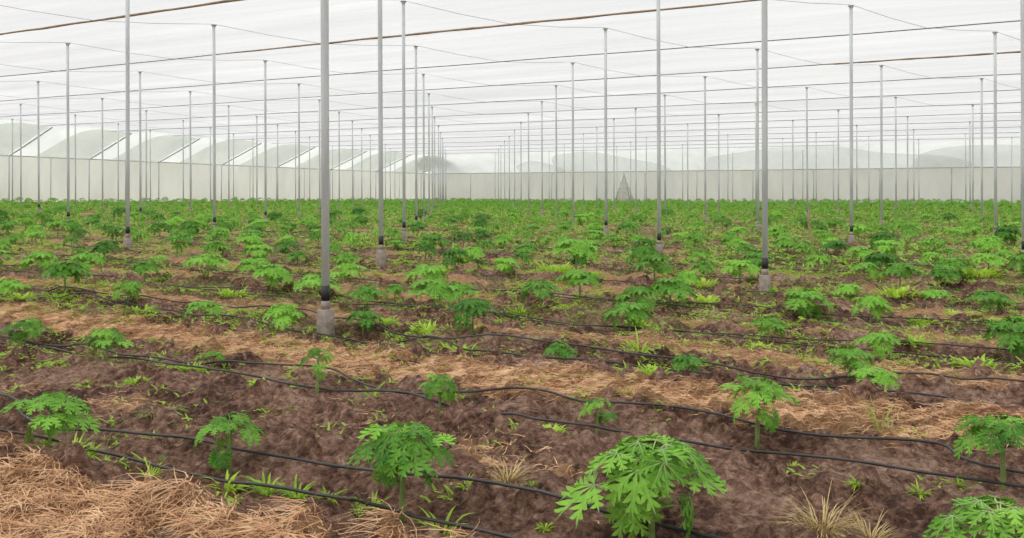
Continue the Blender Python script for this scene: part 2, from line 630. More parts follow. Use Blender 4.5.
# a second, overlapping piece of net hangs on the near side of every sloping bar
ov_v, ov_q, off_ = [], [], 0
for a, b in zip(BAR_Y, BAR_Y[1:]):
    if b > Y_CORNER_ - 1:
        break
    U_, T_ = np.meshgrid(np.linspace(0.02, 1, 11), np.linspace(0, 1, 11), indexing='ij')
    tl = 0.70 - 0.42 * U_ ** 1.6
    TT = tl + (.975 - tl) * T_
    YY = a + (b - a) * TT
    rf = np.sin(PI * TT) * (0.72 + .28 * TT)
    tp = Z_VALLEY + (Z_RIDGE - Z_VALLEY) * rf
    ZZ = tp + (Z_WALL - tp) * U_ + rf * 1.05 * np.sin(PI * U_) * (1 - .25 * U_) - 0.06
    XX = X_EDGE + (X_WALL - X_EDGE) * U_ + 0.05
    ii = np.arange(XX.size).reshape(XX.shape) + off_
    ov_v.append(np.stack([XX.ravel(), YY.ravel(), ZZ.ravel()], -1))
    o = mesh_np('ceiling_side_overlap', ov_v.pop(), np.stack([ii[:-1, :-1], ii[:-1, 1:], ii[1:, 1:], ii[1:, :-1]], -1).reshape(-1, 4), M['lap_net'])
    o['kind'] = 'structure'
# back side: the last bay slopes from the roof edge to the head of the back wall
xx = np.arange(X_WALL + .3, 42, 0.9)
SX, SU = np.meshgrid(xx, uu, indexing='ij')
ye = roof_edge_y(SX)
te = np.vectorize(roof_z)(ye)
SY = ye + 6.0 * SU
bul = 0.5 + 0.5 * np.cos((SX + 30) / 14.0 * 2 * PI)
SZ = te + (Z_WALL - te) * SU + bul * 0.55 * np.sin(PI * SU)
idx = np.arange(SX.size).reshape(SX.shape)
q = np.stack([idx[:-1, :-1], idx[1:, :-1], idx[1:, 1:], idx[:-1, 1:]], -1).reshape(-1, 4)
o = mesh_np('ceiling_side_back', np.stack([SX.ravel(), SY.ravel(), SZ.ravel()], -1), q, M['side_net'])
o['kind'] = 'structure'
# lapped pieces sagging over it
ov_v, ov_q, off_ = [], [], 0
for x0, x1, peak in ((-52, -45, .5), (-46.5, -31, .85), (-27, 0, .9), (-6, 14, .7)):
    A_, T_ = np.meshgrid(np.linspace(0, 1, 25), np.linspace(0, 1, 9), indexing='ij')
    XX = x0 + (x1 - x0) * A_
    hump = peak * np.sin(PI * np.clip(A_, 0, 1) ** .62) ** .7 * (1.0 - .12 * np.sin(A_ * 9)) + .02
    U_ = 1 - hump * (1 - T_)
    ye = roof_edge_y(XX)
    te = np.vectorize(roof_z)(ye)
    YY = ye + 6.0 * U_ - .08
    bul = 0.5 + 0.5 * np.cos((XX + 30) / 14.0 * 2 * PI)
    ZZ = te + (Z_WALL - te) * U_ + bul * 0.55 * np.sin(PI * U_)
    ii = np.arange(XX.size).reshape(XX.shape) + off_
    ov_v.append(np.stack([XX.ravel(), YY.ravel(), ZZ.ravel()], -1))
    ov_q.append(np.stack([ii[:-1, :-1], ii[1:, :-1], ii[1:, 1:], ii[:-1, 1:]], -1).reshape(-1, 4))
    off_ += XX.size
o = mesh_np('ceiling_side_lap', np.concatenate(ov_v), np.concatenate(ov_q), M['lap_white'])
o['kind'] = 'structure'


def wall_sheet(name, pts, zt, mat):
    verts, faces = [], []
    n = len(pts)
    K = 9
    for i, (x, y) in enumerate(pts):
        z0 = float(base_height(np.array([x]), np.array([y]))[0]) - 0.15
        nxt, prv = pts[min(i + 1, n - 1)], pts[max(i - 1, 0)]
        tx, ty = nxt[0] - prv[0], nxt[1] - prv[1]
        L = math.hypot(tx, ty)
        nx_, ny_ = -ty / L, tx / L
        for k in range(K):
            t = k / (K - 1)
            w = 0.10 * math.sin(i * 0.9 + 2.3 * math.sin(i * .31)) * math.sin(PI * t)
            verts.append((x + nx_ * w, y + ny_ * w, z0 + (zt - z0) * t))
    for i in range(n - 1):
        for k in range(K - 1):
            a = i * K + k
            faces.append((a, a + K, a + K + 1, a + 1))
    o = mesh_np(name, np.array(verts), np.array(faces), mat)
    o['kind'] = 'structure'
    return o


Y_CORNER = back_wall_y(X_WALL)
wall_sheet('wall_left', [(X_WALL, y) for y in np.linspace(-12, Y_CORNER, 110)], Z_WALL, M['wall_net'])
wall_sheet('wall_back', [(x, back_wall_y(x)) for x in np.linspace(X_WALL, 42, 110)], Z_WALL, M['wall_net'])
for nm, p0, p1 in (('trim_1', (X_WALL + .03, -12), (X_WALL + .03, Y_CORNER)), ('trim_2', (X_WALL, Y_CORNER - .03), (42, back_wall_y(42) - .03))):
    mb = MB()
    mb.tube([(p0[0] + (p1[0] - p0[0]) * t, p0[1] + (p1[1] - p0[1]) * t, Z_WALL) for t in np.linspace(0, 1, 20)], 0.03, 6)
    o = mb.build(nm, M['cable'])
    o['kind'] = 'structure'

# ------------------------------------------------------------------ posts
POST_R = 0.043
rng = random.Random(4)


def make_post():
    root = empty('steel_post', (0, 0, 0))
    f = MB().frustum_box(-0.35, 0.27, 0.076, 0.070).build('concrete_footing', M['concrete'], root)
    b = MB().tube([(0, 0, 0.25), (0, 0, 0.36)], 0.050, 14).build('footing_socket', M['concrete'], root)
    s = MB().tube([(0, 0, 0.36), (0, 0, 0.52)], POST_R + 0.004, 14).build('black_sleeve', M['band'], root)
    p = MB().tube([(0, 0, 0.30), (0, 0, 1.0)], POST_R, 14).build('pole', M['steel'], root)
    c = MB()
    c.tube([(0, 0, -0.05), (0, 0, 0.0)], [POST_R + .008, POST_R + .008], 12)
    c.tube([(0, 0, 0.0), (0, 0, 0.025)], [0.085, 0.085], 12)
    cap = c.build('top_cap', M['steel'], root)
    return root


POST_H = {}


def pole_mesh(h):
    key = round(h, 2)
    if key not in POST_H:
        mb = MB().tube([(0, 0, 0.30), (0, 0, key * .35), (0, 0, key * .7), (0, 0, key)], POST_R, 14)
        me = bpy.data.meshes.new('pole')
        me.from_pydata(mb.v, [], mb.f)
        me.polygons.foreach_set('use_smooth', [len(p.vertices) == 4 for p in me.polygons])
        me.materials.append(M['steel'])
        POST_H[key] = me
    return POST_H[key], key


NEAR_POST = {
    (0, 0): 'nearest and thickest grey steel post, on a square concrete footing',
    (1, 0): 'grey steel post with long black sleeve, next behind the thickest foreground post',
    (2, 0): 'grey steel post with a flat top cap, third in line from the thickest post',
    (3, 0): 'grey steel post, fourth in line from the thickest post',
    (4, 0): 'grey steel post, fifth in line from the thickest post',
    (1, 1): 'thick grey steel post right of centre, beside the leaning brown stake',
    (1, -1): 'grey steel post left of the thickest post, on a pale footing among papayas',
    (2, -1): 'grey steel post with visible top cap, between the two thick posts of the left half',
    (2, 1): 'tall grey steel post with black foot, left of the thick post beside the stake',
    (3, 1): 'grey steel post with visible top cap, just left of picture centre gap',
    (2, 2): 'grey steel post cut by the right picture edge',
    (3, 2): 'tall capped grey steel post, first right of the leaning brown stake',
    (4, 3): 'capped grey steel post nearest the right picture edge with visible top',
    (2, -2): 'grey steel post with visible top cap, nearest the left picture corner',
}
NEAR_POST[(3, 1)] = 'grey steel post with visible top cap, immediately left of the tall black-footed post'

proto_post = make_post()
KIDS[proto_post.name] = list(proto_post.children)
post_spots = []
for k in range(0, 16):
    for j in range(-14, 16):
        X = -6.14 - 3.732 * k + POST_DX * j
        Y = POST_Y0 + POST_DY * k
        if X < X_EDGE - 0.5 or Y > back_wall_y(X) - 3.0:
            continue
        zg = float(base_height(np.array([X]), np.array([Y]))[0])
        px, py, f = project(X, Y, zg)
        if f < 1 or px < -70 or px > 1094:
            continue
        post_spots.append((k, j, X, Y, zg, px))
first = True
POSTS = {}
for k in sorted({p[0] for p in post_spots}):
    row = sorted([p for p in post_spots if p[0] == k], key=lambda p: p[5])
    inview = [p for p in row if -3 < p[5] < 1027]
    for p in row:
        _, j, X, Y, zg, px = p
        jx, jy = rng.uniform(-.10, .10), rng.uniform(-.10, .10)
        if (k, j) in NEAR_POST:
            jx = jy = 0
        shift = {(0, 0): .03, (1, 1): -.085, (4, 3): .10, (2, 2): .06}.get((k, j), 0)
        if (k, j) in NEAR_POST:
            jx, jy = shift * COS, shift * SIN
        root = proto_post if first else copy_tree(proto_post)
        first = False
        kids = {c.name.split('.')[0]: c for c in root.children}
        X, Y = X + jx + .06 * COS, Y + jy + .06 * SIN
        zg = gz(X, Y) if k < 3 else zg
        root.location = (X, Y, zg)
        root.rotation_euler = (.0092 * SIN + rng.uniform(-.002, .002), -.0092 * COS + rng.uniform(-.002, .002), 0)
        ztop = Z_RIDGE - zg - 0.05
        if k >= 4:                          # the far posts are bare right down into the plants
            bpy.data.objects.remove(kids.pop('black_sleeve'))
        me, h = pole_mesh(ztop)
        kids['pole'].data = me
        kids['top_cap'].location = (0, 0, h)
        if (k, j) in NEAR_POST:
            lab = NEAR_POST[(k, j)]
        elif p in inview:
            n = inview.index(p) + 1
            lab = 'thin grey steel post, %s from the left in the %s post row from the front' % (ORD[n], ORD[k + 1])
        else:
            lab = 'grey steel post standing just outside the picture edge in the %s post row' % ORD[k + 1]
        tag(root, lab, 'post', 'steel posts holding up the net roof')
        POSTS[(k, j)] = root

# ------------------------------------------------------------------ roof cables
def cable_thing(name, pts, r, mat, label, group, sides=6, hem=None, parent_loc=True):
    o = MB().tube(pts, r, sides).build(name, mat)
    tag(o, label, 'cable', group)
    return o


for k in range(0, 15):
    Yv = POST_Y0 + POST_DY * (k + .5)
    if Yv > 92:
        continue
    x0, x1 = X_EDGE, min(42, -67 + (99.5 - 6.2 - Yv) / 0.115)
    pts = []
    for t in np.linspace(0, 1, 70):
        x = x0 + (x1 - x0) * t
        pts.append((x, Yv + 0.05 * math.sin(x * 0.21 + k), Z_VALLEY - 0.035 - 0.015 * math.sin(x * .445 + k * 2) ** 2))
    if k < 1:
        lab = 'dark valley cable of the net roof passing above the camera'
    else:
        lab = 'dark cable along a valley of the net roof, %s from the front' % ORD[k]
    o = cable_thing('roof_cable', pts, 0.016, M['cable'], lab, 'valley cables under the net roof')
    spans = {1: [(-40, 5)], 2: [(-24, -3)], 4: [(-6, 8)]}.get(k, [])
    for a, b in spans:
        hp = [(x, Yv + 0.05 * math.sin(x * 0.21 + k) + .01 * math.sin(x * 3), Z_VALLEY - 0.045 + 0.005 * math.sin(x * 2.1)) for x in np.linspace(a, b, 60)]
        n = len(hp)
        h = MB().tube(hp, [0.012 + 0.024 * math.sin(PI * i / (n - 1)) ** .5 * (0.85 + .2 * math.sin(i * 1.3)) for i in range(n)], 6).build('net_hem', M['hem'], o)
        tag(h, 'brown rolled hem of the net')
# thin wires from each post head down to the valleys on both sides
for k, j in sorted(POSTS):
    if k > 7:
        continue
    X, Y = POSTS[(k, j)].location.x - .06 * COS, POSTS[(k, j)].location.y - .06 * SIN
    dy = POST_DY / 2
    yr, yb = POST_Y0 + POST_DY * (k + .5), POST_Y0 + POST_DY * (k - .5)
    gx_ = 1.694
    pts = [(X - gx_, yb, Z_VALLEY - .03), (X - gx_ / 2, (yb + Y) / 2, (Z_VALLEY + Z_RIDGE) / 2 - .05), (X, Y, Z_RIDGE - .005), (X + gx_ / 2, (yr + Y) / 2, (Z_VALLEY + Z_RIDGE) / 2 - .05), (X + gx_, yr, Z_VALLEY - .03)]
    o = MB().tube(pts, 0.0055, 5).build('head_wire', M['cable'])
    tag(o, 'thin wire running over the head of a post between two roof valleys', 'wire', 'thin wires over the post heads')

# ------------------------------------------------------------------ wall posts and sloping side bars
n_main = n_mid = 0
wall_y = sorted([(y, True) for y in BAR_Y] + [((a + b) / 2, False) for a, b in zip(BAR_Y, BAR_Y[1:])])
for Y, valley in wall_y:
    if Y > Y_CORNER - 1:
        continue
    zg = float(base_height(np.array([X_WALL]), np.array([Y]))[0])
    px, py, f = project(X_WALL, Y, Z_WALL)
    if f < 1 or px < -60 or px > 1064:
        continue
    root = MB().tube([(0, 0, -.2), (0, 0, Z_WALL - zg)], 0.05 if valley else 0.035, 10).build('wall_post', M['steel'])
    root.location = (X_WALL + .12, Y, zg)
    if valley:
        n_main += 1
        tag(root, 'short grey post of the left net wall under a sloping bar, %s from the left' % ORD[n_main], 'post', 'posts of the left net wall')
        bar = MB().tube([(X_WALL + .1, Y, Z_WALL - .03), ((X_WALL + X_EDGE) / 2, Y, (Z_WALL + Z_VALLEY) / 2 - .10), (X_EDGE, Y, Z_VALLEY - .08)], 0.06, 8).build('sloping_bar', M['steel'])
        tag(bar, 'grey bar sloping from the left net wall up to the roof, %s from the left' % ORD[n_main], 'bar', 'sloping bars along the left net wall')
    else:
        n_mid += 1
        tag(root, 'thin grey post of the left net wall midway between sloping bars, %s from the left' % ORD[n_mid], 'post', 'posts of the left net wall')
n = 0
for x in np.arange(-60, 20, 6.4):
    y = back_wall_y(x) - .09
    px, py, f = project(x, y, Z_WALL)
    if px < -20 or px > 1044:
        continue
    n += 1
    zg = float(base_height(np.array([x]), np.array([y]))[0])
    o = MB().tube([(0, 0, -.2), (0, 0, Z_WALL - zg)], 0.05, 10).build('wall_post', M['steel'])
    o.location = (x, y, zg)
    tag(o, 'short thin grey post of the far net wall, %s from the left' % ORD[n], 'post', 'posts of the far net wall')

# ------------------------------------------------------------------ small net tent by the far wall
tx, ty = -35.6, 92.0
tzg = float(base_height(np.array([tx]), np.array([ty]))[0])
tent = empty('net_tent', (tx, ty, tzg), YAW)
tag(tent, 'small grey triangular net tent standing in front of the far net wall', 'tent')
ap = (0, 0, 3.55)
legs = [(-1.15, -.7, 0), (1.15, -.7, 0), (.9, .9, 0), (-.9, .9, 0)]
for lg in legs:
    MB().tube([lg, ap], 0.05, 8).build('leg', M['steel'], tent)
mid = [tuple(a + (b - a) * .5 for a, b in zip(lg, ap)) for lg in legs]
MB().tube([mid[0], mid[1]], 0.045, 8).build('crossbar', M['steel'], tent)
mb = MB()
for a, b in ((0, 1), (1, 2), (2, 3), (3, 0)):
    A_, B_ = [tuple(c * .97 for c in legs[i][:2]) + (0.02,) for i in (a, b)]
    P_ = (0, 0, 3.5)
    K = 6
    vs, fs = [], []
    for r in range(K + 1):
        t = r / K
        for s in range(5):
            w = s / 4
            base = [A_[i] + (B_[i] - A_[i]) * w for i in range(3)]
            p = [base[i] + (P_[i] - base[i]) * t * .995 for i in range(3)]
            vs.append(p)
    for r in range(K):
        for s in range(4):
            i = r * 5 + s
            fs.append((i, i + 1, i + 6, i + 5))
    mb.add(vs, fs)
mb.build('net_cover', M['tent_net'], tent)

# ------------------------------------------------------------------ leaning stake
sx, sy = at_pixel(812, 262)
sz = gz(sx, sy)
pts = [(sx, sy, sz - .1)]
ux, uy = COS, SIN
hs = 0.98
for i in range(1, 9):
    t = i / 8
    o_ = -0.07 * t + 0.02 * math.sin(t * 7)
    pts.append((sx + ux * o_, sy + uy * o_, sz + hs * t))
o = MB().tube(pts, [0.026 - 0.006 * i / 8 for i in range(9)], 8).build('wooden_stake', M['stake'])
tag(o, 'thin brown wooden stake leaning in the field right of the thick post', 'stake')

# ------------------------------------------------------------------ drip irrigation tubes
def drip_line(px_pts, label, ext=None, seed=0):
    r = random.Random(seed)
    P = [at_pixel(*p) for p in px_pts]
    if ext:
        P = ([ext[0]] if ext[0] else []) + P + ([ext[1]] if ext[1] else [])
    out = []
    for i in range(len(P) - 1):
        (xa, ya), (xb, yb) = P[i], P[i + 1]
        pa = P[i - 1] if i else P[i]
        pb = P[i + 2] if i + 2 < len(P) else P[i + 1]
        n_ = max(2, int(math.hypot(xb - xa, yb - ya) / 0.07))
        for s in range(n_):
            t = s / n_
            t2, t3 = t * t, t * t * t
            def cr(a, b, c, d):
                return .5 * (2 * b + (c - a) * t + (2 * a - 5 * b + 4 * c - d) * t2 + (3 * b - a - 3 * c + d) * t3)
            out.append((cr(pa[0], xa, xb, pb[0]), cr(pa[1], ya, yb, pb[1])))
    out.append(P[-1])
    return tube_on_ground(out, label)


def tube_on_ground(xy, label, rad=0.0085):
    A_ = np.array(xy)
    z = ground_height(A_[:, 0], A_[:, 1])
    for ox, oy in ((.03, 0), (-.03, 0), (0, .03), (0, -.03), (.06, 0), (-.06, 0)):
        z = np.maximum(z, ground_height(A_[:, 0] + ox, A_[:, 1] + oy))
    zp = np.pad(z, 3, mode='edge')
    z = np.max([zp[i:i + len(z)] for i in range(7)], axis=0)
    zp = np.pad(z, 2, mode='edge')
    z = np.mean([zp[i:i + len(z)] for i in range(5)], axis=0) + 0.018
    o = MB().tube(list(zip(A_[:, 0], A_[:, 1], z)), rad, 7).build('drip_line', M['drip'])
    tag(o, label, 'drip line', 'black drip lines along the planting rows')
    return o


drip_line([(0, 408), (22, 419), (50, 428), (100, 437), (150, 444), (200, 451), (241, 461), (300, 471), (351, 484), (430, 497), (512, 515), (570, 526), (630, 536)],
          'black drip tube on the far side of the nearest papaya row, bottom left', ((-7.6, 3.55), (-0.3, 3.62)))
drip_line([(0, 434), (50, 443), (100, 456), (150, 469), (200, 484), (250, 496), (301, 509), (350, 517), (401, 526)],
          'nearest black drip tube of all, along the edge of the straw heap', ((-7.4, 3.05), (0.2, 3.1)))
drip_line([(0, 345), (45, 353), (90, 361), (130, 364), (176, 374), (225, 380), (281, 386), (340, 399), (401, 403), (455, 414), (512, 430), (545, 438), (602, 440), (660, 444), (728, 455), (790, 462), (863, 470), (930, 482), (1024, 501)],
          'long black drip tube on the near side of the second papaya row', ((-12, 4.9), (2.4, 4.95)))
drip_line([(35, 347), (85, 351), (150, 362), (221, 371), (281, 376), (330, 379), (361, 389), (442, 402), (512, 402), (547, 406), (587, 418), (630, 421), (678, 426), (730, 436), (783, 446), (863, 458), (939, 466), (1024, 489)],
          'black drip tube on the far side of the second papaya row, looping above soil', ((-12, 5.3), (2.4, 5.3)))
drip_line([(0, 297), (75, 303), (176, 316), (251, 326), (301, 336), (391, 348), (432, 346), (477, 358), (512, 362), (587, 373), (663, 376), (713, 379), (793, 394), (863, 394), (939, 403), (999, 415)],
          'black drip tube on the near side of the third papaya row', ((-16, 6.85), (2.2, 6.9)))
drip_line([(60, 299), (140, 305), (240, 320), (330, 330), (420, 345), (520, 352), (600, 360), (690, 372), (760, 382), (830, 390), (900, 387), (960, 390), (1024, 398)],
          'black drip tube on the far side of the third papaya row', ((-16, 7.25), (2.2, 7.3)))
for ri in range(3, 10):
    Yr = ROWS[ri]
    for side in ((-1, 1) if ri < 5 else (-1,)):
        r = random.Random(ri * 2 + side)
        xs_ = np.arange(-22 - 2.2 * (ri - 3), 3 + .3 * ri, 0.18)
        ph = [r.uniform(0, 6) for _ in range(3)]
        xy = [(x, Yr + side * .16 + .07 * math.sin(x * .9 + ph[0]) + .06 * math.sin(x * 2.1 + ph[1]) + .03 * math.sin(x * 4.3 + ph[2])) for x in xs_]
        tube_on_ground(xy, 'black drip tube on the %s side of the %s papaya row' % ('near' if side < 0 else 'far', ORD[ri + 1]), 0.0065)

# ------------------------------------------------------------------ straw (uncountable dry stalks)
def blades_mesh(name, X, Y, Z, yaw, length, width, lift, curve, mat, rnd, segs=3, lean=None):
    n = len(X)
    t = np.linspace(0, 1, segs + 1)
    dx, dy = np.cos(yaw), np.sin(yaw)
    bend = rnd.uniform(-1, 1, n) * curve
    V = np.zeros((n, segs + 1, 2, 3))
    for i, ti in enumerate(t):
        a = bend * ti
        cx = X + length * ti * (dx - a * dy)
        cy = Y + length * ti * (dy + a * dx)
        cz = Z + length * (lift[0] * ti - lift[1] * ti * ti)
        w = width * (1 - 0.75 * ti)
        V[:, i, 0] = np.stack([cx - dy * w, cy + dx * w, cz], -1)
        V[:, i, 1] = np.stack([cx + dy * w, cy - dx * w, cz + width * .5], -1)
    base = (np.arange(n) * (segs + 1) * 2)[:, None]
    f = []
    for i in range(segs):
        f.append(np.stack([base[:, 0] + 2 * i, base[:, 0] + 2 * i + 1, base[:, 0] + 2 * i + 3, base[:, 0] + 2 * i + 2], -1))
    F_ = np.concatenate(f)
    return mesh_np(name, V.reshape(-1, 3), F_, mat)


rnd = np.random.RandomState(8)
SXs, SYs = [], []
for (x0, x1, y0, y1, n) in ((-6.2, 1.2, 1.7, 3.1, 52000), (-9, 2.2, 3.4, 4.9, 40000), (-12, 2.5, 5.3, 6.7, 120000), (-16, 3, 7.2, 8.7, 60000), (-20, 3, 8.9, 12.5, 60000)):
    x, y = rnd.uniform(x0, x1, n), rnd.uniform(y0, y1, n)
    keep = rnd.uniform(0, 1, n) < straw_mask(x, y) ** 1.5
    SXs.append(x[keep])
    SYs.append(y[keep])
SXs, SYs = np.concatenate(SXs), np.concatenate(SYs)
n = len(SXs)
flow = 2.6 * (fbm(SXs * 1.2, SYs * 1.2, 55, 2) - .5) + rnd.normal(0, .9, n)
flow = flow + (rnd.uniform(0, 1, n) < .5) * PI
L = rnd.uniform(0.06, 0.22, n) * np.where(SYs > 3.2, .5, 1.0)
o = blades_mesh('dry_straw', SXs, SYs, ground_height(SXs, SYs) + rnd.uniform(0.0, .02, n), flow, L, rnd.uniform(.0016, .0034, n),
                (rnd.uniform(0.05, .42, n), rnd.uniform(.15, .45, n)), 0.7, M['straw'], rnd)
tag(o, 'loose tan dry straw spread between the papaya rows', 'straw', kind='stuff')

# ------------------------------------------------------------------ papaya plants
RIBS = []


def leaf_blade(r, size, lobes=7, sides=3, droop=0.55, fold=0.35):
    """A palmate blade: deeply cut lobes with toothed sides around the petiole end; tip along +X, upper side +Z."""
    half = lobes // 2
    RIBS.clear()
    angs = [i * (36 if lobes > 5 else 46) for i in range(-half, half + 1)]
    V, Fc = [], []

    def put(x, y, lat):
        rr = math.hypot(x, y)
        z = -droop * rr * rr / size + fold * lat + 0.02 * size * math.sin(9 * x / size + 5 * y / size)
        V.append((x, y, z))
        return len(V) - 1
    for a in angs:
        aa = math.radians(a + r.uniform(-5, 5))
        Lb = size * (1.0 - 0.42 * (abs(a) / 120.0) ** 1.5) * r.uniform(.9, 1.05)
        d, p = (math.cos(aa), math.sin(aa)), (-math.sin(aa), math.cos(aa))

        def P(t, w):
            return put(d[0] * Lb * t + p[0] * w, d[1] * Lb * t + p[1] * w, abs(w))
        ts = [0.0, 0.28, 0.5, 0.74, 1.0] if sides >= 3 else [0.0, 0.4, 1.0]
        ws = [0.010, 0.050, 0.060, 0.042, 0.004] if sides >= 3 else [0.015, 0.10, 0.004]
        mid_, lf, rt = [], [], []
        for t, w in zip(ts, ws):
            mid_.append(P(t, 0))
            lf.append(P(t, w * Lb))
            rt.append(P(t, -w * Lb))
        RIBS.append([V[i] for i in mid_])
        for i in range(len(ts) - 1):
            Fc.append((mid_[i], mid_[i + 1], lf[i + 1], lf[i]))
            Fc.append((rt[i], rt[i + 1], mid_[i + 1], mid_[i]))
        spec = [(0.36, .30), (0.56, .30), (0.76, .20)] if sides >= 3 else [(0.45, .30), (0.70, .24)]
        for t, ln in spec[:sides]:
            for s in (-1, 1):
                ln_ = ln * r.uniform(.8, 1.15)
                c45, s45 = math.cos(math.radians(46)), math.sin(math.radians(46))
                w0 = .055
                a0 = P(t - .10, s * w0 * Lb * .6)
                a1 = P(t + .09, s * w0 * Lb * .8)
                b0 = P(t + c45 * ln_ * .45 - .06, s * Lb * (s45 * ln_ * .62))
                tip = P(t + c45 * ln_, s * Lb * (s45 * ln_ + .03))
                b1 = P(t + c45 * ln_ * .62 + .05, s * Lb * (s45 * ln_ * .55 + .02))
                Fc.append((a0, b0, b1, a1) if s < 0 else (a1, b1, b0, a0))
                Fc.append((b0, tip, b1) if s < 0 else (b1, tip, b0))
    return V, Fc


def xform(V, mat):
    return [tuple(mat @ Vector(v)) for v in V]


def plan_plant(r, H, W, n_up=11, n_low=3, low_at=.45):
    """Where every petiole starts and ends and how each blade hangs. H total height, W canopy width."""
    top = H * 0.80
    lean = (r.uniform(-.05, .05) * H, r.uniform(-.05, .05) * H)
    leaves = []
    az = r.uniform(0, 6.28)
    for i in range(n_up):
        f = i / max(1, n_up - 1)           # 0 = oldest, outermost; 1 = youngest at the tip
        az += 2.39996 + r.uniform(-.25, .25)
        h = top * (0.82 + 0.18 * f)
        el = math.radians(5 + 48 * f + r.uniform(-9, 9))
        size = W * (0.255 - 0.08 * f) * r.uniform(.85, 1.12)
        pl = W * (0.315 - 0.19 * f) * r.uniform(.8, 1.1)
        tilt = math.radians(34 - 26 * f + r.uniform(-24, 22))
        leaves.append((h, az, el, pl, size, tilt))
    for i in range(n_low):
        az += 2.1 + r.uniform(-.3, .3)
        h = top * (low_at + .42 * r.random())
        leaves.append((h, az, math.radians(r.uniform(5, 30)), W * .22 * r.uniform(.8, 1.1), W * .20 * r.uniform(.8, 1.1), math.radians(r.uniform(45, 75))))
    return top, lean, leaves


def leaf_frames(top, lean, lf):
    h, az, el, pl, size, tilt = lf
    t = h / top
    p0 = Vector((lean[0] * t * t, lean[1] * t * t, h))
    out = Vector((math.cos(az), math.sin(az), 0))
    p1 = p0 + out * pl * .5 * math.cos(el) + Vector((0, 0, pl * .62 * math.sin(el) + pl * .06))
    p2 = p0 + out * pl * math.cos(el) + Vector((0, 0, pl * math.sin(el)))
    m = Matrix.Translation(p2) @ Matrix.Rotation(az, 4, 'Z') @ Matrix.Rotation(tilt, 4, 'Y')
    return p0, p1, p2, m


def stem_mb(r, top, lean, rad):
    pts = [(lean[0] * t * t, lean[1] * t * t, top * t - (.06 if t == 0 else 0)) for t in (0, .2, .4, .6, .8, 1.0)]
    return MB().tube(pts, [rad * (1.15 - .5 * t) for t in (0, .2, .4, .6, .8, 1.0)], 9)


def detailed_plant(seed, x, y, H, W, label, bright=False, n_up=12, n_low=4, low_at=.42, name='papaya_plant', lobes=7):
    r = random.Random(seed)
    root = empty(name, (x, y, gz(x, y)), r.uniform(0, 6.28))
    tag(root, label, 'papaya plant', 'young papaya plants in the field')
    top, lean, leaves = plan_plant(r, H, W, n_up, n_low, low_at)
    stem_mb(r, top, lean, 0.0145 * (H / .5) ** .6).build('stem', M['stem'], root)
    mat = M['leaf_bright'] if bright else M['leaf']
    for lf in leaves:
        p0, p1, p2, m = leaf_frames(top, lean, lf)
        V, Fc = leaf_blade(r, lf[4], lobes, 3, r.uniform(.2, .6), r.uniform(.3, .65))
        b = MB().add(xform(V, m), Fc).build('leaf', mat, root)
        pm = MB().tube([p0, p1, p2], [.0042, .0034, .0026], 6)
        kr = 1.0 if bright else 0.45
        for rib in RIBS:                       # pale midribs run on from the stalk into the lobes
            pm.tube(xform([(x_, y_, z_ + .0015) for x_, y_, z_ in rib], m), [.0019 * kr, .0016 * kr, .0012 * kr, .0009 * kr, .0005 * kr], 4)
        pm.build('petiole', M['rib'] if bright else M['stem'], b)
    return root


def make_proto(seed, H, W, n_up, n_low, lobes, sides, two=True):
    """A papaya as stem + crown of blades + petioles."""
    r = random.Random(seed)
    root = empty('papaya_plant', (0, 0, -50))
    top, lean, leaves = plan_plant(r, H, W, n_up, n_low)
    crown, pet = MB(), MB()
    for lf in leaves:
        p0, p1, p2, m = leaf_frames(top, lean, lf)
        V, Fc = leaf_blade(r, lf[4] * 1.12, lobes, sides, r.uniform(.2, .6), r.uniform(.3, .65))
        crown.add(xform(V, m), Fc)
        pet.tube([p0, p1, p2], [.006, .005, .004], 4)
    c = crown.build('leaf_crown', M['leaf'], root)
    st = stem_mb(r, top, lean, 0.013).build('stem', M['stem'], root)
    pt = pet.build('petioles', M['stem'], root)
    KIDS[root.name] = [c, st, pt]
    return root


# row, pixel of the foot, height and width in pixels, label, options
DETAILED = [
    ((652, 548), 118, 158, 'largest papaya of all, with a broad bright green canopy, at bottom centre', dict(bright=True, n_up=19, n_low=6, low_at=.38)),
    ((402, 520), 106, 108, 'papaya with a dense curled crown on a pale stem, left of the largest one', dict(n_up=20, n_low=6, low_at=.45)),
    ((229, 468), 66, 72, 'small bushy papaya right behind the clump of grassy weeds', dict(n_up=12, n_low=4)),
    ((50, 444), 60, 92, 'wide drooping papaya at the left edge between the two nearest drip tubes', dict(n_up=11, n_low=4)),
    ((996, 604), 100, 130, 'papaya cut off by the bottom right picture corner', dict(bright=True, n_up=20, n_low=3)),
    ((25, 347), 26, 46, 'small flat-topped papaya at the left edge behind the second-row drip tube', dict()),
    ((107, 364), 33, 46, 'round bushy papaya standing on the second-row drip tube left of the dry weed', dict(n_up=15, n_low=6)),
    ((213, 370), 20, 30, 'tiny papaya beside a pale weed patch, left of the thin-stemmed one', dict(n_up=8, n_low=2)),
    ((317, 396), 52, 42, 'thin long-stemmed papaya with a small tuft, below the thickest post', dict(n_up=8, n_low=1)),
    ((440, 411), 38, 46, 'small leafy papaya in the second row, above the dense curled one', dict(n_up=11, n_low=5)),
    ((597, 432), 41, 42, 'small papaya in the second row, behind the largest one on its left side', dict(n_up=9, n_low=2)),
    ((757, 452), 70, 76, 'medium papaya with layered drooping leaves behind the largest one, to its right', dict(n_up=12, n_low=6)),
    ((1003, 497), 86, 100, 'tall papaya on a bare stem, cut by the right picture edge', dict(n_up=13, n_low=1, low_at=.6)),
]
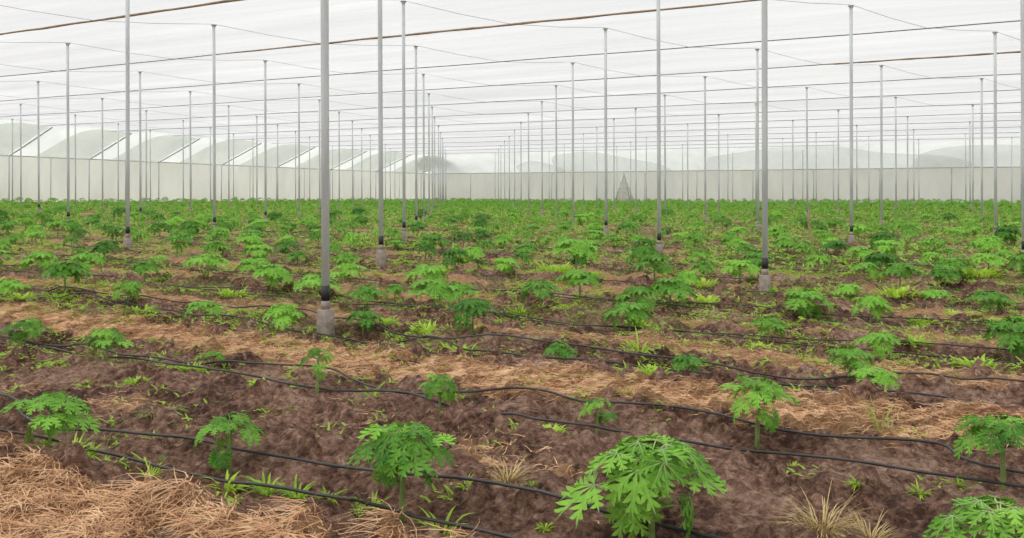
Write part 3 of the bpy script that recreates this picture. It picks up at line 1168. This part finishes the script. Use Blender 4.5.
MID = [  # crown centre pixel, crown width in px
    (205, 303, 44), (284, 313, 44), (363, 316, 40), (473, 313, 54), (558, 342, 36), (689, 362, 36), (850, 362, 50), (876, 376, 52), (880, 338, 46), (768, 326, 40),
    (65, 272, 46), (128, 289, 36), (208, 263, 42), (271, 272, 44), (349, 264, 40), (459, 286, 40), (541, 293, 46), (638, 293, 52), (655, 257, 48), (576, 258, 56),
    (900, 271, 44), (990, 293, 44), (805, 290, 54), (1018, 324, 30), (945, 271, 34), (395, 287, 24), (10, 285, 36), (105, 250, 32), (455, 255, 36), (585, 271, 26),
    (865, 268, 30), (740, 262, 40), (988, 258, 36), (505, 262, 30)]
occupied = []
for i, ((px, py), hp, wpx, lab, opt) in enumerate(DETAILED):
    x, y = at_pixel(px, py)
    _, _, f = project(x, y, 0.0)
    s = f / F_PX
    detailed_plant(100 + i, x, y, hp * s * 1.0, wpx * s * 1.18, lab, **opt)
    occupied.append((x, y))

protos = [make_proto(200 + i, .43, .76, n_up, n_low, 7, 3) for i, (n_up, n_low) in enumerate(((14, 2), (17, 3), (12, 1), (15, 2), (13, 3)))]
far_protos = [make_proto(300 + i, .43, .78, 12, 1, 5, 2) for i in range(4)]
LOOK = ['bushy', 'dense', 'loose', 'flat-topped', 'layered']
r = random.Random(21)
spots = []
for (px, py, wpx) in MID:
    x, y = at_pixel(px, py, 0.34)
    f = project(x, y, 0.3)[2]
    sc0 = float(np.clip(wpx * f / F_PX / .66, .5, 1.35))
    x, y = at_pixel(px, py, 0.32 * sc0 + .04)
    f = project(x, y, 0.3)[2]
    spots.append((x, y, float(np.clip(wpx * f / F_PX / .66, .5, 1.35))))
    occupied.append((x, y))
for pk in ((0, 0), (1, 0), (1, 1), (1, -1), (2, 2)):          # keep the footings of the near posts in sight
    pl = POSTS[pk].location
    for dd in (.3, .9, 1.5):
        ln_ = math.hypot(pl.x, pl.y)
        occupied.append((pl.x * (1 - dd / ln_), pl.y * (1 - dd / ln_)))
row_gap = 1.17
for ri, Yr in enumerate(ROWS):
    if ri < 3:
        continue
    xstart = -60.5
    x = xstart + r.uniform(0, 1)
    while x < 45:
        x += row_gap * r.uniform(.86, 1.14)
        yv = Yr + r.uniform(-.13, .13)
        if yv > back_wall_y(x) - 1.2:
            continue
        px, py, f = project(x, yv, 0.5)
        if f < 2 or px < -60 or px > 1084:
            continue
        if min((x - a) ** 2 + (yv - b) ** 2 for a, b in occupied[-400:] + occupied[:75]) < .72 ** 2:
            continue
        if r.random() < 0.05:
            continue
        grow = 1.0 + .12 * smooth(12, 45, math.hypot(x, yv))
        spots.append((x, yv, r.uniform(.62, 1.12) * float(grow)))
        occupied.append((x, yv))
spots.sort(key=lambda s: project(s[0], s[1], .3)[2] / s[2])
N_IND = 286
ind, rest = spots[:N_IND], spots[N_IND:]


def row_of(y):
    return int(np.argmin(np.abs(np.array(ROWS) - y)))


by_row = {}
for s in ind:
    by_row.setdefault(row_of(s[1]), []).append(s)
proto_used = set()
for ri, lst in sorted(by_row.items()):
    lst.sort(key=lambda s: project(s[0], s[1], .3)[0])
    inv = [s for s in lst if 0 <= project(s[0], s[1], .3)[0] <= 1024]
    for s in lst:
        x, y, sc = s
        near_ = project(x, y, .3)[2] < 15
        q = r.randrange(5) if near_ else r.randrange(9)
        src = protos[q] if q < 5 else far_protos[q - 5]
        if src.name in proto_used:
            root = copy_tree(src)
        else:
            root = src
            proto_used.add(src.name)
        root.location = (x, y, gz(x, y))
        root.rotation_euler = (r.uniform(-.06, .06), r.uniform(-.06, .06), r.uniform(0, 6.28))
        root.scale = (sc, sc, sc * r.uniform(.85, 1.12))
        lk = LOOK[q % 5]
        if s in inv:
            n = inv.index(s) + 1
            lab = '%s young papaya, %s from the left in the %s planting row from the front' % (lk, ORD[n] if n < len(ORD) else 'last', ORD[ri + 1])
        else:
            lab = 'young papaya at the picture edge in the %s planting row from the front' % ORD[ri + 1]
        tag(root, lab, 'papaya plant', 'young papaya plants in the field')
for p in protos + far_protos:
    if p.name not in proto_used:
        for c in KIDS[p.name]:
            bpy.data.objects.remove(c)
        bpy.data.objects.remove(p)

# the papayas past three hundred, small in the distance
variants = []
for i in range(6):
    rr = random.Random(400 + i)
    top, lean, leaves = plan_plant(rr, .46, .66, 8, 1)
    mb = MB()
    for lf in leaves:
        p0, p1, p2, m = leaf_frames(top, lean, lf)
        V, Fc = leaf_blade(rr, lf[4] * 1.2, 5, 2, .5, .3)
        Fc = [f if len(f) == 4 else (f[0], f[1], f[2], f[2]) for f in Fc]
        mb.add(xform(V, m), Fc)
    variants.append((np.array(mb.v), [f for f in mb.f if len(set(f)) == 4], [f[:3] for f in mb.f if len(set(f)) == 3]))
allv, allq, off = [], [], 0
for (x, y, sc) in rest:
    V, Q, T3 = variants[r.randrange(6)]
    a = r.uniform(0, 6.28)
    ca, sa = math.cos(a), math.sin(a)
    W = np.stack([(V[:, 0] * ca - V[:, 1] * sa) * sc + x, (V[:, 0] * sa + V[:, 1] * ca) * sc + y, V[:, 2] * sc * 1.0 + float(base_height(np.array([x]), np.array([y]))[0])], -1)
    allv.append(W)
    allq.append(np.array(Q) + off)
    off += len(V)
if allv:
    o = mesh_np('distant_papayas', np.concatenate(allv), np.concatenate(allq), M['leaf_far'])
    tag(o, 'mass of tiny papayas in the far rows up to the net walls', 'papaya plants', kind='stuff')

# ------------------------------------------------------------------ weeds
def tuft_mb(rr, n, length, width, spread, up=(1.0, .9), arch=(.5, .9)):
    mb = MB()
    for i in range(n):
        a = rr.uniform(0, 6.28)
        Lb = length * rr.uniform(.6, 1.1)
        e, k = rr.uniform(*sorted(up)), rr.uniform(*arch)
        bx, by = math.cos(a) * spread * rr.random(), math.sin(a) * spread * rr.random()
        vs, fs = [], []
        K = 5
        for s in range(K + 1):
            t = s / K
            h_ = Lb * (t * math.cos(e * .5) * .55 + .45 * t * t)
            z_ = Lb * (e * t * .8 - k * t * t * .6)
            w = width * math.sin(PI * min(.98, .12 + .86 * t)) ** .8 * (1 - .35 * t)
            cx, cy = bx + math.cos(a) * h_ * .8, by + math.sin(a) * h_ * .8
            vs += [(cx - math.sin(a) * w, cy + math.cos(a) * w, z_ + w * .35), (cx, cy, z_), (cx + math.sin(a) * w, cy - math.cos(a) * w, z_ + w * .35)]
        for s in range(K):
            i0 = s * 3
            fs += [(i0, i0 + 1, i0 + 4, i0 + 3), (i0 + 1, i0 + 2, i0 + 5, i0 + 4)]
        mb.add(vs, fs)
    return mb


WEEDS = [  # pixel of the foot, width in px, kind, label
    ((226, 490), 44, 'blade', 'broad-bladed green weed clump, leftmost of the four beside the nearest drip tube'),
    ((266, 492), 46, 'blade', 'broad-bladed green weed clump, second from the left beside the nearest drip tube'),
    ((296, 497), 46, 'blade', 'broad-bladed green weed clump, third from the left beside the nearest drip tube'),
    ((327, 490), 36, 'blade', 'broad-bladed green weed clump, rightmost of the four beside the nearest drip tube'),
    ((441, 530), 60, 'blade', 'bright green weed clump right of the foot of the curled-crown papaya'),
    ((372, 508), 40, 'thin', 'thin upright weed left of the foot of the curled-crown papaya'),
    ((358, 520), 26, 'thin', 'small weed lying over the nearest drip tube left of the curled-crown papaya'),
    ((46, 440), 26, 'blade', 'bright weed sprout at the foot of the wide drooping papaya'),
    ((68, 452), 34, 'blade', 'bright weed sprout on the nearest drip tube right of the wide drooping papaya'),
    ((88, 455), 30, 'blade', 'bright weed sprout at the edge of the straw heap, bottom left'),
    ((74, 468), 34, 'thin', 'faint green weed growing out of the straw heap, bottom left'),
    ((150, 472), 30, 'thin', 'low weed between the two nearest drip tubes left of the weed clumps'),
    ((136, 388), 34, 'leafy', 'bright fallen seedling lying on bare soil between the first two rows'),
    ((192, 372), 34, 'leafy', 'pale weed patch left of the tiny papaya in the second row'),
    ((165, 378), 14, 'thin', 'tiny weed below the drip tube left of the tiny papaya'),
    ((258, 404), 24, 'leafy', 'small round weed on bare soil left of the thin-stemmed papaya'),
    ((262, 388), 14, 'thin', 'thin weed sprout above the small round weed'),
    ((372, 398), 30, 'thin', 'flat weed beside the drip tube right of the thin-stemmed papaya'),
    ((650, 378), 46, 'leafy', 'bright low weed patch on the drip tube, left of a papaya pair'),
    ((598, 368), 16, 'thin', 'tiny weed between the third-row drip tubes right of centre'),
    ((549, 428), 40, 'leafy', 'low light green weed behind the drip tube, left of the small second-row papaya'),
    ((571, 442), 16, 'thin', 'thin weed on the drip tube below the low light green weed'),
    ((880, 450), 44, 'tall', 'tall pale grass tuft in the straw band behind the right-hand drip tubes'),
    ((803, 366), 36, 'tall', 'tall light green grass tuft in front of a papaya pair at right'),
    ((915, 352), 40, 'leafy', 'low bright weed patch behind the papaya pair at right'),
    ((978, 372), 60, 'leafy', 'wide low weed patch near the right picture edge'),
    ((884, 402), 30, 'thin', 'grassy weed on the drip tube below the papaya pair at right'),
    ((793, 465), 18, 'blade', 'small weed sprout between the drip tubes right of the medium papaya'),
    ((857, 499), 24, 'blade', 'small two-leaved seedling on wet soil at bottom right'),
    ((920, 503), 26, 'blade', 'small star-shaped weed on wet soil at bottom right'),
    ((958, 493), 14, 'thin', 'tiny weed beside the nearer drip tube left of the tall bare-stemmed papaya'),
    ((532, 505), 16, 'thin', 'tiny weed on bare soil left of the largest papaya'),
    ((545, 534), 22, 'blade', 'bright little weed at the bottom edge left of the largest papaya'),
    ((465, 498), 22, 'thin', 'thin weed with a bare stalk right of the curled-crown papaya'),
    ((508, 492), 60, 'dry', 'dry yellow grass tuft between the two biggest papayas'),
    ((822, 536), 96, 'dry', 'big dry yellow grass clump at the bottom edge, right of the largest papaya'),
    ((870, 540), 60, 'dry', 'dry tan grass clump at the bottom edge, beside the bigger yellow clump'),
    ((100, 352), 22, 'thin', 'yellowish weed at the foot of the round bushy papaya'),
    ((640, 352), 40, 'thin', 'low weed strip behind the third-row drip tubes, right of centre'),
    ((778, 296), 36, 'leafy', 'lime green weed patch right of the footing of the thick post'),
    ((705, 308), 36, 'leafy', 'lime green weed patch in front of the thick post, to its left'),
    ((833, 324), 41, 'leafy', 'lime green weed patch below the flat papaya right of the thick post'),
    ((899, 301), 54, 'leafy', 'lime green weed patch wide, behind the papayas at right'),
    ((922, 324), 36, 'leafy', 'lime green weed patch at right, just below the wide weed patch'),
    ((955, 320), 25, 'leafy', 'lime green weed patch at right, near the looping drip tube'),
    ((557, 276), 48, 'leafy', 'lime green weed patch among papayas just right of picture centre'),
    ((592, 279), 30, 'leafy', 'lime green weed patch second to the right of picture centre'),
    ((845, 301), 39, 'leafy', 'lime green weed patch between two papayas right of the thick post'),
    ((703, 289), 39, 'leafy', 'lime green weed patch left of the footing of the thick post'),
    ((979, 279), 54, 'leafy', 'lime green weed patch near the right edge in the middle distance'),
    ((140, 316), 48, 'leafy', 'lime green weed patch left of the small papayas at the left third row'),
    ((22, 309), 30, 'leafy', 'lime green weed patch at the left edge beside a drip tube'),
    ((460, 352), 50, 'leafy', 'lime green weed patch below the wide papaya left of picture centre'),
    ((425, 338), 48, 'leafy', 'lime green weed patch right of the papaya beside the thickest post'),
    ((385, 332), 36, 'leafy', 'lime green weed patch at the foot of the papaya beside the thickest post'),
    ((505, 356), 30, 'leafy', 'lime green weed patch on the third-row drip tube near picture centre'),
    ((440, 275), 39, 'leafy', 'lime green weed patch in the middle distance right of the long-sleeved post'),
    ((470, 262), 36, 'leafy', 'lime green weed patch behind the bright patch left of picture centre'),
    ((60, 300), 32, 'leafy', 'lime green weed patch left, behind the third-row drip tube'),
    ((232, 300), 39, 'leafy', 'lime green weed patch between papayas left of the thickest post'),
    ((760, 352), 36, 'leafy', 'lime green weed patch right of centre, behind the straw band'),
    ((640, 330), 39, 'leafy', 'lime green weed patch behind the third row, right of picture centre'),
    ((520, 318), 36, 'leafy', 'lime green weed patch behind the third row near picture centre'),
    ((160, 425), 70, 'flat', 'flat grey-green weed mat on bare soil between the first two rows, left'),
    ((170, 452), 40, 'flat', 'flat grey-green weed mat between the nearest drip tubes, left'),
]
for i, ((px, py), wpx, kd, lab) in enumerate(WEEDS):
    x, y = at_pixel(px, py)
    s = project(x, y, 0)[2] / F_PX
    rr = random.Random(900 + i)
    w = wpx * s
    if kd == 'blade':
        mb, mat = tuft_mb(rr, 34, w * .66, w * .026 + .0025, w * .20, (.6, 1.5), (.6, 1.2)), M['weed']
    elif kd == 'leafy':
        mb, mat = tuft_mb(rr, 90, w * .26, w * .030 + .003, w * .38, (.4, 1.6)), M['weed']
    elif kd == 'thin':
        mb, mat = tuft_mb(rr, 22, w * .7, w * .022 + .002, w * .22, (.5, 1.5)), M['weed']
    elif kd == 'tall':
        mb, mat = tuft_mb(rr, 30, w * .7, .0022, w * .26, (.9, 1.7), (.2, .7)), M['tall_grass']
    elif kd == 'dry':
        mb, mat = tuft_mb(rr, 150, w * .55, .0024, w * .2, (.4, 1.5), (.4, 1.0)), M['dry_grass']
    else:
        mb, mat = tuft_mb(rr, 120, w * .16, w * .014 + .002, w * .34, (.2, .6)), M['weed_grey']
    o = mb.build('dry_grass_tuft' if kd == 'dry' else 'weed_clump', mat)
    o.location = (x, y, gz(x, y) - .005)
    tag(o, lab, 'grass tuft' if kd in ('dry', 'tall') else 'weed')

# uncountable low weeds over the rest of the field
rnd = np.random.RandomState(31)


def weed_cover(name, n, box, size, mat, label, dens):
    X, Y = rnd.uniform(box[0], box[1], n), rnd.uniform(box[2], box[3], n)
    px, py, f = project(X, Y, np.zeros(n))
    keep = (f > 3) & (px > -60) & (px < 1084) & (rnd.uniform(0, 1, n) < dens(X, Y))
    X, Y = X[keep], Y[keep]
    Y2 = np.array([back_wall_y(v) for v in X])
    keep = Y < Y2 - .5
    X, Y = X[keep], Y[keep]
    k = 7 if size > .1 else 15
    X, Y = np.repeat(X, k) + rnd.normal(0, size * (.3 if size > .1 else .75), len(X) * k), np.repeat(Y, k) + rnd.normal(0, size * (.3 if size > .1 else .75), len(Y) * k)
    m = len(X)
    o = blades_mesh(name, X, Y, ground_height(X, Y) - .005, rnd.uniform(0, 6.28, m), rnd.uniform(.5, 1.15, m) * size, rnd.uniform(.10, .16, m) * size,
                    (rnd.uniform(.25, 1.1, m), rnd.uniform(.2, .7, m)), .3, mat, rnd, segs=2)
    return tag(o, label, 'weeds', kind='stuff')


def dens_near(X, Y):
    D = np.hypot(X, Y)
    n = fbm(X * 1.1, Y * 1.5, 71, 4)
    d = row_dist(Y)
    return smooth(.41, .62, n + .10 * np.exp(-(d / .35) ** 2)) * smooth(5, 11.5, D) + .03


def dens_far(X, Y):
    n = fbm(X * 0.6, Y * 0.9, 171, 4)
    return smooth(.24, .56, n)


weed_cover('low_weeds', 30000, (-26, 6, 3, 17), .06, M['weed'], 'scattered pale green weeds between the nearer papaya rows', dens_near)
weed_cover('field_weeds', 70000, (-61, 30, 17, 60), .15, M['weed_mid'], 'light green weed cover among the middle papaya rows', dens_far)
weed_cover('distant_weeds', 20000, (-61, 30, 60, 98), .25, M['weed_mid'], 'green weed cover among the farthest papaya rows', dens_far)
